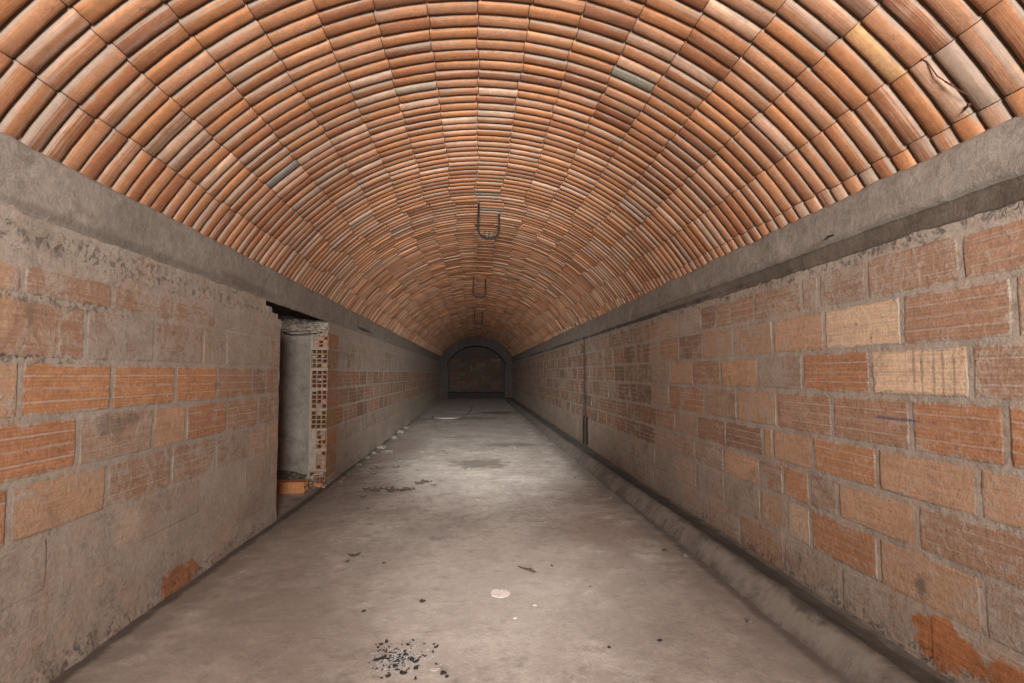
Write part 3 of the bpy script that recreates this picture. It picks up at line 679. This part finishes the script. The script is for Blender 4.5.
# root hanging from a crack, nail in the beam, rods standing in for slots in the right wall
def rootfn(mb):
    tube(mb, [(1.497, 1.775, 2.30), (1.511, 1.767, 2.285), (1.540, 1.760, 2.23), (1.566, 1.745, 2.195), (1.583, 1.732, 2.17), (1.606, 1.716, 2.142), (1.612, 1.706, 2.136)], [.0016, .002, .0024, .0024, .002, .002, .001], 7)
    tube(mb, [(1.560, 1.750, 2.203), (1.560, 1.735, 2.190), (1.568, 1.722, 2.178)], [.003, .002, .001], 6)
one('dry_root', rootfn, M_root, 'thin reddish brown root hanging from a crack between vault tiles at upper right', 'root')
def root2(mb):
    tube(mb, [(1.655, 1.748, 2.13), (1.640, 1.744, 2.122), (1.628, 1.738, 2.118), (1.622, 1.728, 2.106)], [.004, .005, .004, .002], 7)
    tube(mb, [(1.640, 1.744, 2.122), (1.634, 1.756, 2.110), (1.626, 1.758, 2.100)], [.003, .003, .001], 6)
one('dry_root', root2, M_root, 'short forked root stub just below the long root at upper right', 'root')
one('iron_nail', lambda mb: tube(mb, [(W - .02, 2.545, 1.872), (W - .07, 2.53, 1.858), (W - .105, 2.50, 1.835)], [.004, .004, .003], 7), M_iron, 'small iron nail sticking out of the right beam above the dark band', 'nail')
for k, (y, z0, z1) in enumerate(((8.93, .06, .50), (8.64, .08, .52))):  # added rods: their dark colour imitates shade inside two recessed slots
    one('slot_rod', lambda mb: tube(mb, [(W - .004, y, z0), (W - .008, y + .004, (z0 + z1) / 2), (W - .004, y - .003, z1)], .017, 8), M_iron,
        ('left', 'right')[k] + ' one of two dark rods standing in for upright slots in the foot of the right wall', 'bar', 'rods standing in for slots in the right wall')

# things in the doorway
def brick_obj(name, c, size, rz, mat, label, cat='brick'):
    """a hollow brick lying on its side, with the cells of its end open"""
    root = bpy.data.objects.new(name, None); C.objects.link(root); root.location = c; root.rotation_euler = (0, 0, rz); tag(root, label, cat)
    L, D, H = size; mb = MB(); rnd = random.Random(2)
    n = 10; P = []
    for i in range(n + 1):
        x = -L / 2 + L * i / n
        for (y, z) in ((-D / 2, 0), (-D / 2, H * .33), (-D / 2 - .002, H * .66), (-D / 2, H), (D / 2, H), (D / 2, 0)):
            P.append((x + rnd.uniform(-.003, .003), y + rnd.uniform(-.002, .002), max(0, z + rnd.uniform(-.002, .002))))
    F = [(i * 6 + k, (i + 1) * 6 + k, (i + 1) * 6 + (k + 1) % 6, i * 6 + (k + 1) % 6) for i in range(n) for k in range(6)]
    mb.add(P, F); mb.add(P[:6], [(5, 4, 3, 2, 1, 0)]); mb.build('body', mat, root)
    mb = MB()
    for i in range(3):
        for k in range(2):
            y0, y1, z0, z1 = -D / 2 + D * i / 3, -D / 2 + D * (i + 1) / 3, H * k / 2, H * (k + 1) / 2; q = .007
            A = [(y0, z0), (y1, z0), (y1, z1), (y0, z1)]; B = [(y0 + q, z0 + q), (y1 - q, z0 + q), (y1 - q, z1 - q), (y0 + q, z1 - q)]
            V = [(L / 2 + .003, *p) for p in A] + [(L / 2 + .003, *p) for p in B] + [(L / 2 - .06, *p) for p in B]
            f = []
            for e in range(4): e2 = (e + 1) % 4; f += [(e, e2, 4 + e2, 4 + e), (4 + e, 4 + e2, 8 + e2, 8 + e)]
            mb.add(V, f + [(8, 9, 10, 11)])
    mb.build('hollow_end', mat, root)
    return root
brick_obj('loose_brick', (-2.02, 5.92, floor_z(-2.0, 5.9)), (.40, .16, .115), radians(4), M_clay, 'loose orange hollow brick lying on the floor inside the doorway')
def heap(mb):
    xs2, ys2 = lin_steps(-2.75, -1.925, 26), lin_steps(6.05, 6.33, 12)
    def h(x, y):
        t = (x + 2.75) / .89; e = max(0, min(1, (6.33 - y) / .28)); g = .24 - .13 * t
        return max(-.05, g * (1 - e ** 1.6) + .02 * fr(x, y, 0, 7, 4) - .01)
    grid(mb, xs2, ys2, lambda x, y: (x, y, -.03 + h(x, y)), flip=False)
    for k in range(30): rock(mb, (random.uniform(-2.7, -1.96), random.uniform(6.10, 6.28), .03 + random.random() * .08), random.uniform(.012, .035), .7, k)
one('earth_heap', heap, M_earth, 'dark heap of loose earth banked against the passage wall inside the doorway', 'heap', None, 'stuff')
CHIPS = [(-1.765, 6.17, .04, 'clay', 'broken brick chip'), (-1.70, 6.22, .028, 'rub', 'grey mortar lump'), (-1.69, 6.12, .022, 'clay', 'small brick chip'), (-1.79, 6.10, .022, 'rub', 'small grey mortar lump')]
WHERE = ['at the far doorway jamb, closest to the passage', 'at the foot of the far jamb, against its corner', 'just outside the far doorway jamb', 'just inside the doorway in front of the far jamb']
for k, (x, y, r, m, w) in enumerate(CHIPS):
    one('brick_chip' if m == 'clay' else 'mortar_lump', lambda mb: rock(mb, on(x, y), r, .7, k + 3, 8, .5, k, 1.4), M_clay if m == 'clay' else M_rubble, w + ' ' + WHERE[k], 'rubble', 'rubble at the foot of the jamb')
# tie wire sticking out of the jamb head
one('iron_wire', lambda mb: tube(mb, [(-2.20, 6.27, 1.650), (-2.08, 6.22, 1.625), (-1.95, 6.21, 1.632), (-1.84, 6.22, 1.640), (-1.76, 6.24, 1.655)], .005, 6), M_iron, 'thin dark wire sagging below the broken mortar at the head of the doorway', 'wire')

# pale plaster splash
def splash(mb):
    n = 26; V = [(.074, 3.07, .0016)]
    for lay, (s, z) in enumerate(((.55, .0016), (.9, .0014), (1.0, -.002))):
        for k in range(n):
            g = 2 * pi * k / n; r = .058 * s * (1 + .16 * nz(cos(g), sin(g), 3, 1.6) + .05 * nz(cos(g), sin(g), 9, 5))
            V.append((.074 + r * cos(g), 3.07 + r * 1.15 * sin(g), z + .001 * nz(g, s, 0, 4)))
    F = [(0, 1 + k, 1 + (k + 1) % n) for k in range(n)]
    for l in range(2): F += [(1 + l * n + k, 1 + (l + 1) * n + k, 1 + (l + 1) * n + (k + 1) % n, 1 + l * n + (k + 1) % n) for k in range(n)]
    mb.add([(p[0], p[1], p[2] + floor_z(.074, 3.07)) for p in V], F)
one('plaster_splash', splash, M_lime, 'round pale splash of dried lime plaster in the middle of the near floor', 'splash')

# ash patch and the charred flakes lying in and around it
def ashfn(mb):
    rnd = random.Random(31)
    for k in range(340):
        g, q = rnd.random() * 2 * pi, abs(rnd.gauss(0, .5)); x, y = -.375 + .10 * q * cos(g) * 1.3, 2.40 + .11 * q * sin(g) * 1.2
        flake(mb, on(x, y), rnd.uniform(.0022, .006), k, rnd.uniform(1, 1.8), rnd.random() * 3, .0015, rnd.uniform(0, .4))
ash = one('ash_patch', ashfn, M_ash, 'scattered patch of pale grey ash on the near floor', 'ash', None, 'stuff')
def cinder(mb):
    rnd = random.Random(32)
    for k in range(210):
        g, q = rnd.random() * 2 * pi, abs(rnd.gauss(0, .5)); x, y = -.375 + .10 * q * cos(g) * 1.4, 2.41 + .12 * q * sin(g) * 1.3
        flake(mb, on(x, y), rnd.uniform(.002, .0055), k, rnd.uniform(1, 2), rnd.random() * 3, .002, rnd.uniform(0, .5))
mbc = MB(); cinder(mbc); oc = mbc.build('cinder_crumbs', M_char); oc.data.transform(Matrix.Translation(-ash.location)); oc.parent = ash
oc['label'] = 'tiny black cinder crumbs'; oc['kind'] = 'stuff'
FL = [(-.468, 2.399, .016), (-.447, 2.41, .017), (-.455, 2.55, .013), (-.356, 2.519, .013), (-.324, 2.389, .012), (-.306, 2.372, .014), (-.3, 2.318, .018), (-.389, 2.343, .013), (-.348, 2.284, .017), (-.405, 2.269, .014), (-.386, 2.385, .01), (-.294, 2.243, .009), (-.483, 2.501, .010), (-.475, 2.527, .012), (-.232, 2.488, .011), (-.242, 2.446, .008)]
for k, (x, y, r) in enumerate(FL):
    one('charred_flake', lambda mb: flake(mb, on(x, y), r * .55, k + 500, 1.5 + (k % 3) * .3, .3 + k * .7, .005, .35), M_char, 'curled black charred flake lying in the ash patch on the near floor', 'charred flake', 'charred flakes in the ash patch')
for k, (x, y, r, lb) in enumerate([(-.189, 2.273, .012, 'larger black crumb on its own to the right of the ash patch'), (-.172, 2.25, .008, 'smaller black crumb beside the lone crumb right of the ash patch')]):
    one('charcoal_crumb', lambda mb: rock(mb, on(x, y), r, .6, k + 8, 8, .5, k), M_char, lb, 'charcoal')
one('plaster_chip', lambda mb: flake(mb, on(-.224, 2.305), .011, 77, 1.8, .1, .003, .1), M_chip, 'flat pale plaster chip just right of the ash patch', 'chip')
# lone lumps on the floor
for k, (x, y, r, m, nm, lb, ct) in enumerate([
    (-.336, 2.976, .016, M_char, 'charcoal_lump', 'black charcoal lump left of the round plaster splash', 'charcoal'),
    (-.618, 2.879, .012, M_char, 'charcoal_lump', 'small black charcoal lump farther left of the plaster splash', 'charcoal'),
    (-.633, 3.582, .013, M_leaf, 'dirt_crumb', 'dark dirt crumb at mid left of the floor, right of two flakes', 'crumb'),
    (-1.008, 5.028, .014, M_leaf, 'dirt_crumb', 'dark dirt crumb nearest side of the leaf litter trail', 'crumb'),
    (.76, 2.476, .012, M_char, 'charcoal_crumb', 'lone black crumb on the near floor at lower right', 'charcoal'),
    (.519, 2.434, .009, M_char, 'charcoal_crumb', 'tiny black crumb left of the lone crumb at lower right', 'charcoal'),
    (.415, 3.467, .010, M_leaf, 'dirt_crumb', 'dark dirt crumb just right of the dry twig', 'crumb'),
    (1.081, 6.323, .012, M_char, 'charcoal_crumb', 'black crumb near the kerb in the middle distance', 'charcoal'),
    (.58, 3.117, .007, M_leaf, 'dirt_crumb', 'tiny dark crumb on bare floor right of the plaster splash', 'crumb'),
    (1.252, 2.636, .017, M_rubble, 'mortar_lump', 'grey mortar lump beside the near kerb', 'rubble'),
    (1.214, 3.703, .02, M_leaf, 'dirt_crumb', 'dark dirt crumb beside the kerb at mid right', 'crumb'),
    (1.31, 3.595, .024, M_rubble, 'mortar_lump', 'grey mortar lump touching the kerb at mid right', 'rubble')]):
    one(nm, lambda mb: rock(mb, on(x, y), r * .8, .55, k + 20, 9, .55, k * .9, 1.3), m, lb, ct)
one('dead_leaf', lambda mb: flake(mb, on(-.853, 3.74), .022, 61, 2.0, .2, .003, .4), M_leaf, 'larger of two dark dead leaves on the floor left of centre', 'leaf')
one('dead_leaf', lambda mb: flake(mb, on(-.872, 3.626), .013, 62, 1.6, 1.2, .003, .4), M_leaf, 'smaller of two dark dead leaves on the floor left of centre', 'leaf')
def twig(mb):
    z = floor_z(.25, 3.37)
    tube(mb, [(.205, 3.46, z + .005), (.225, 3.415, z + .010), (.252, 3.385, z + .012), (.285, 3.355, z + .010), (.302, 3.345, z + .008)], [.002, .004, .006, .007, .003], 7)
    tube(mb, [(.252, 3.385, z + .012), (.278, 3.383, z + .018), (.290, 3.378, z + .016)], [.003, .002, .001], 6)
one('dry_twig', twig, M_leaf, 'short dark forked twig on the floor behind the plaster splash', 'twig')
# leaf litter trail
LT = [(-1.066, 5.862, .026), (-1.059, 5.763, .030), (-1.003, 5.857, .022), (-.939, 5.903, .02), (-.926, 5.754, .036), (-.905, 5.690, .036), (-.855, 5.735, .026), (-.801, 5.722, .032), (-.767, 5.768, .036), (-.734, 5.79, .028), (-.69, 5.812, .02), (-.676, 6.069, .026), (-.635, 6.093, .032), (-.618, 6.203, .036), (-.578, 6.172, .034), (-1.118, 5.816, .02), (-1.197, 5.905, .026), (-.5, 6.003, .02), (-1.145, 5.495, .02)]
for k, (x, y, r) in enumerate(LT):
    one('litter_scrap', lambda mb: flake(mb, on(x, y), r * .85, k + 900, 1.4 + (k % 4) * .25, .2 * k, .006, .55), M_leaf, 'dark dead leaf scrap in the trail across the floor past the doorway', 'leaf scrap', 'leaf litter trail past the doorway')
for k, (x, y, r) in enumerate([(-1.271, 7.192, .03), (-1.373, 7.198, .022), (-1.073, 7.216, .03), (-1.282, 6.835, .022)]):
    one('litter_scrap', lambda mb: flake(mb, on(x, y), r, k + 960, 1.7, .1 * k, .006, .5), M_leaf, 'dark dead leaf scrap lying by the left wall beyond the doorway', 'leaf scrap', 'leaf scraps beyond the doorway')
# pale stones, each told apart by where it lies
PB = [(-.85, 8.509, .040, 'bright pale stone on the far floor, left of centre'), (-.556, 8.51, .036, 'pale stone right of the bright stone on the far floor'), (-.149, 6.96, .042, 'pale stone at the front edge of the dark floor stain'),
      (.584, 8.863, .028, 'small pale stone by the dark streak at right of the far floor'), (1.24, 5.30, .022, 'small pale stone close to the kerb at mid right'), (.913, 7.401, .024, 'small pale stone between the dark stain and the kerb'),
      (.246, 2.893, .010, 'tiny pale chip on the floor to the right of the plaster splash'), (.133, 2.755, .009, 'tiny pale chip just in front of the plaster splash'), (-.108, 8.513, .03, 'pale stone behind the dark floor stain'),
      (1.038, 9.895, .03, 'small pale stone by the kerb on the far floor')]
for k, (x, y, r, lb) in enumerate(PB):
    one('pale_stone', lambda mb: rock(mb, on(x, y), r, .5, k + 40, 9, .4, k, 1.35), M_chip if k in (6, 7) else M_stone, lb, 'stone', 'pale stones on the floor')
one('dark_clod', lambda mb: rock(mb, on(.528, 9.11), .045, .4, 91, 9, .5, 0, 1.8), M_earth, 'dark flat clod in the streak at right of the far floor', 'clod')
one('dark_clod', lambda mb: rock(mb, on(.251, 8.711), .034, .4, 92, 9, .5, 0, 1.4), M_earth, 'dark clod behind the dark floor stain, left of the streak', 'clod')
one('dark_clod', lambda mb: rock(mb, on(-.538, 10.634), .06, .35, 93, 9, .5, 0, 1.9), M_earth, 'dark flat clod on the far floor left of centre', 'clod')
one('glass_shard', lambda mb: flake(mb, on(-1.10, 7.72), .034, 33, 1.4, .5, .008, .6), M_glass, 'green glass shard near the foot of the left wall', 'glass shard')
# rubble strewn along the foot of the left wall
RB = [(-1.585, 6.60, .045), (-1.575, 6.40, .035), (-1.60, 6.93, .04), (-1.60, 8.11, .06), (-1.61, 8.62, .05), (-1.59, 9.20, .07), (-1.58, 9.45, .06), (-1.59, 10.63, .07), (-1.585, 11.53, .08), (-1.58, 12.37, .09), (-1.61, 7.55, .04)]
NTH = ['first', 'second', 'third', 'fourth', 'fifth', 'sixth', 'seventh', 'eighth', 'ninth', 'tenth', 'eleventh']
RB.sort(key=lambda p: p[1])
for k, (x, y, r) in enumerate(RB):
    one('rubble_lump', lambda mb: rock(mb, on(x, y), r * .8, .7, k + 120, 9, .5, k * 1.1, 1.3), (M_rubble, M_earth)[k % 3 == 1], 'lump of mortar rubble at the left wall foot, %s one past the doorway' % NTH[k], 'rubble', 'rubble along the left wall')
for k, (x, y, r, lb) in enumerate([(-1.40, 8.74, .07, 'pinkish broken plaster lump out from the left wall rubble, larger'), (-1.16, 7.86, .035, 'pinkish broken plaster lump beside the green glass shard'), (-1.32, 8.50, .05, 'pinkish broken plaster lump in front of the larger one')]):
    one('plaster_lump', lambda mb: rock(mb, on(x, y), r, .35, k + 150, 9, .5, k, 1.5), M_stone, lb, 'rubble')
# hose lying in curves on the far floor
def hosefn(mb):
    P = [(-1.25, 15.6), (-1.14, 15.0), (-.9, 14.7), (-.6, 14.75), (-.40, 15.4), (-.25, 16.8), (-.18, 18.4), (-.165, 19.6)]
    pts = []
    for i in range(len(P) - 1):
        p0, p1, p2, p3 = P[max(i - 1, 0)], P[i], P[i + 1], P[min(i + 2, len(P) - 1)]
        for s in range(8):
            t = s / 8; f = lambda a, b, c, d: .5 * (2 * b + (c - a) * t + (2 * a - 5 * b + 4 * c - d) * t * t + (3 * b - a - 3 * c + d) * t ** 3)
            x, y = f(p0[0], p1[0], p2[0], p3[0]), f(p0[1], p1[1], p2[1], p3[1]); pts.append((x, y, floor_z(x, y) + .024))
    tube(mb, pts, .025, 8)
one('hose', hosefn, M_hose, 'pale hose curving over the floor near the dark far end', 'hose')

# ------------------------------------------------------------------ light: lamp near the camera, with added spots aimed down the gallery
def aim(o, p): o.rotation_euler = (Vector(p) - o.location).to_track_quat('-Z', 'Y').to_euler()
def area(name, loc, tgt, size, power, col=(1, .93, .86), spread=180):
    d = bpy.data.lights.new(name, 'AREA'); d.shape = 'DISK'; d.size = size; d.energy = power; d.color = col; d.spread = radians(spread)
    o = bpy.data.objects.new(name, d); C.objects.link(o); o.location = loc; aim(o, tgt); return o
def spot(name, loc, tgt, power, ang, blend=1.0, rad=.15, col=(1, .92, .85)):
    d = bpy.data.lights.new(name, 'SPOT'); d.energy = power; d.spot_size = radians(ang); d.spot_blend = blend; d.shadow_soft_size = rad; d.color = col
    o = bpy.data.objects.new(name, d); C.objects.link(o); o.location = loc; aim(o, tgt); return o
area('work_lamp', (.1, -2.1, 1.85), (.05, 6, 3.2), .9, 245, (.98, 1, .985), 112)
spot('forward_spot', (.10, -.9, 2.1), (.10, 4.2, .0), 820, 31, 1.0, .2, (.98, 1, .985))
spot('forward_spot', (.05, -.9, 2.1), (.0, 15, .0), 12500, 27, 1.0, .2, (.98, 1, .985))  # added spot that evens out the falloff on the far floor
spot('forward_spot', (.05, -.9, 1.85), (.0, 10, 2.4), 3000, 30, 1.0, .2, (.98, 1, .985))  # added spot that brightens the vault farther in
w = bpy.data.worlds.new('World'); bpy.context.scene.world = w; w.use_nodes = True
w.node_tree.nodes['Background'].inputs[0].default_value = (0, 0, 0, 1); w.node_tree.nodes['Background'].inputs[1].default_value = 0

# ------------------------------------------------------------------ camera
cd = bpy.data.cameras.new('Camera'); cam = bpy.data.objects.new('Camera', cd); C.objects.link(cam)
cd.sensor_width = 36; cd.lens = 36 * 550 / 1024; cd.clip_start = .05; cd.clip_end = 100
cam.location = (-.067, 0, 1.19); cam.rotation_euler = (radians(90 + 3.3817), 0, radians(-3.842))
s = bpy.context.scene; s.camera = cam
s.view_settings.view_transform = 'Standard'; s.view_settings.look = 'None'; s.view_settings.gamma = 1; s.view_settings.exposure = 0
s.view_settings.use_curve_mapping = False
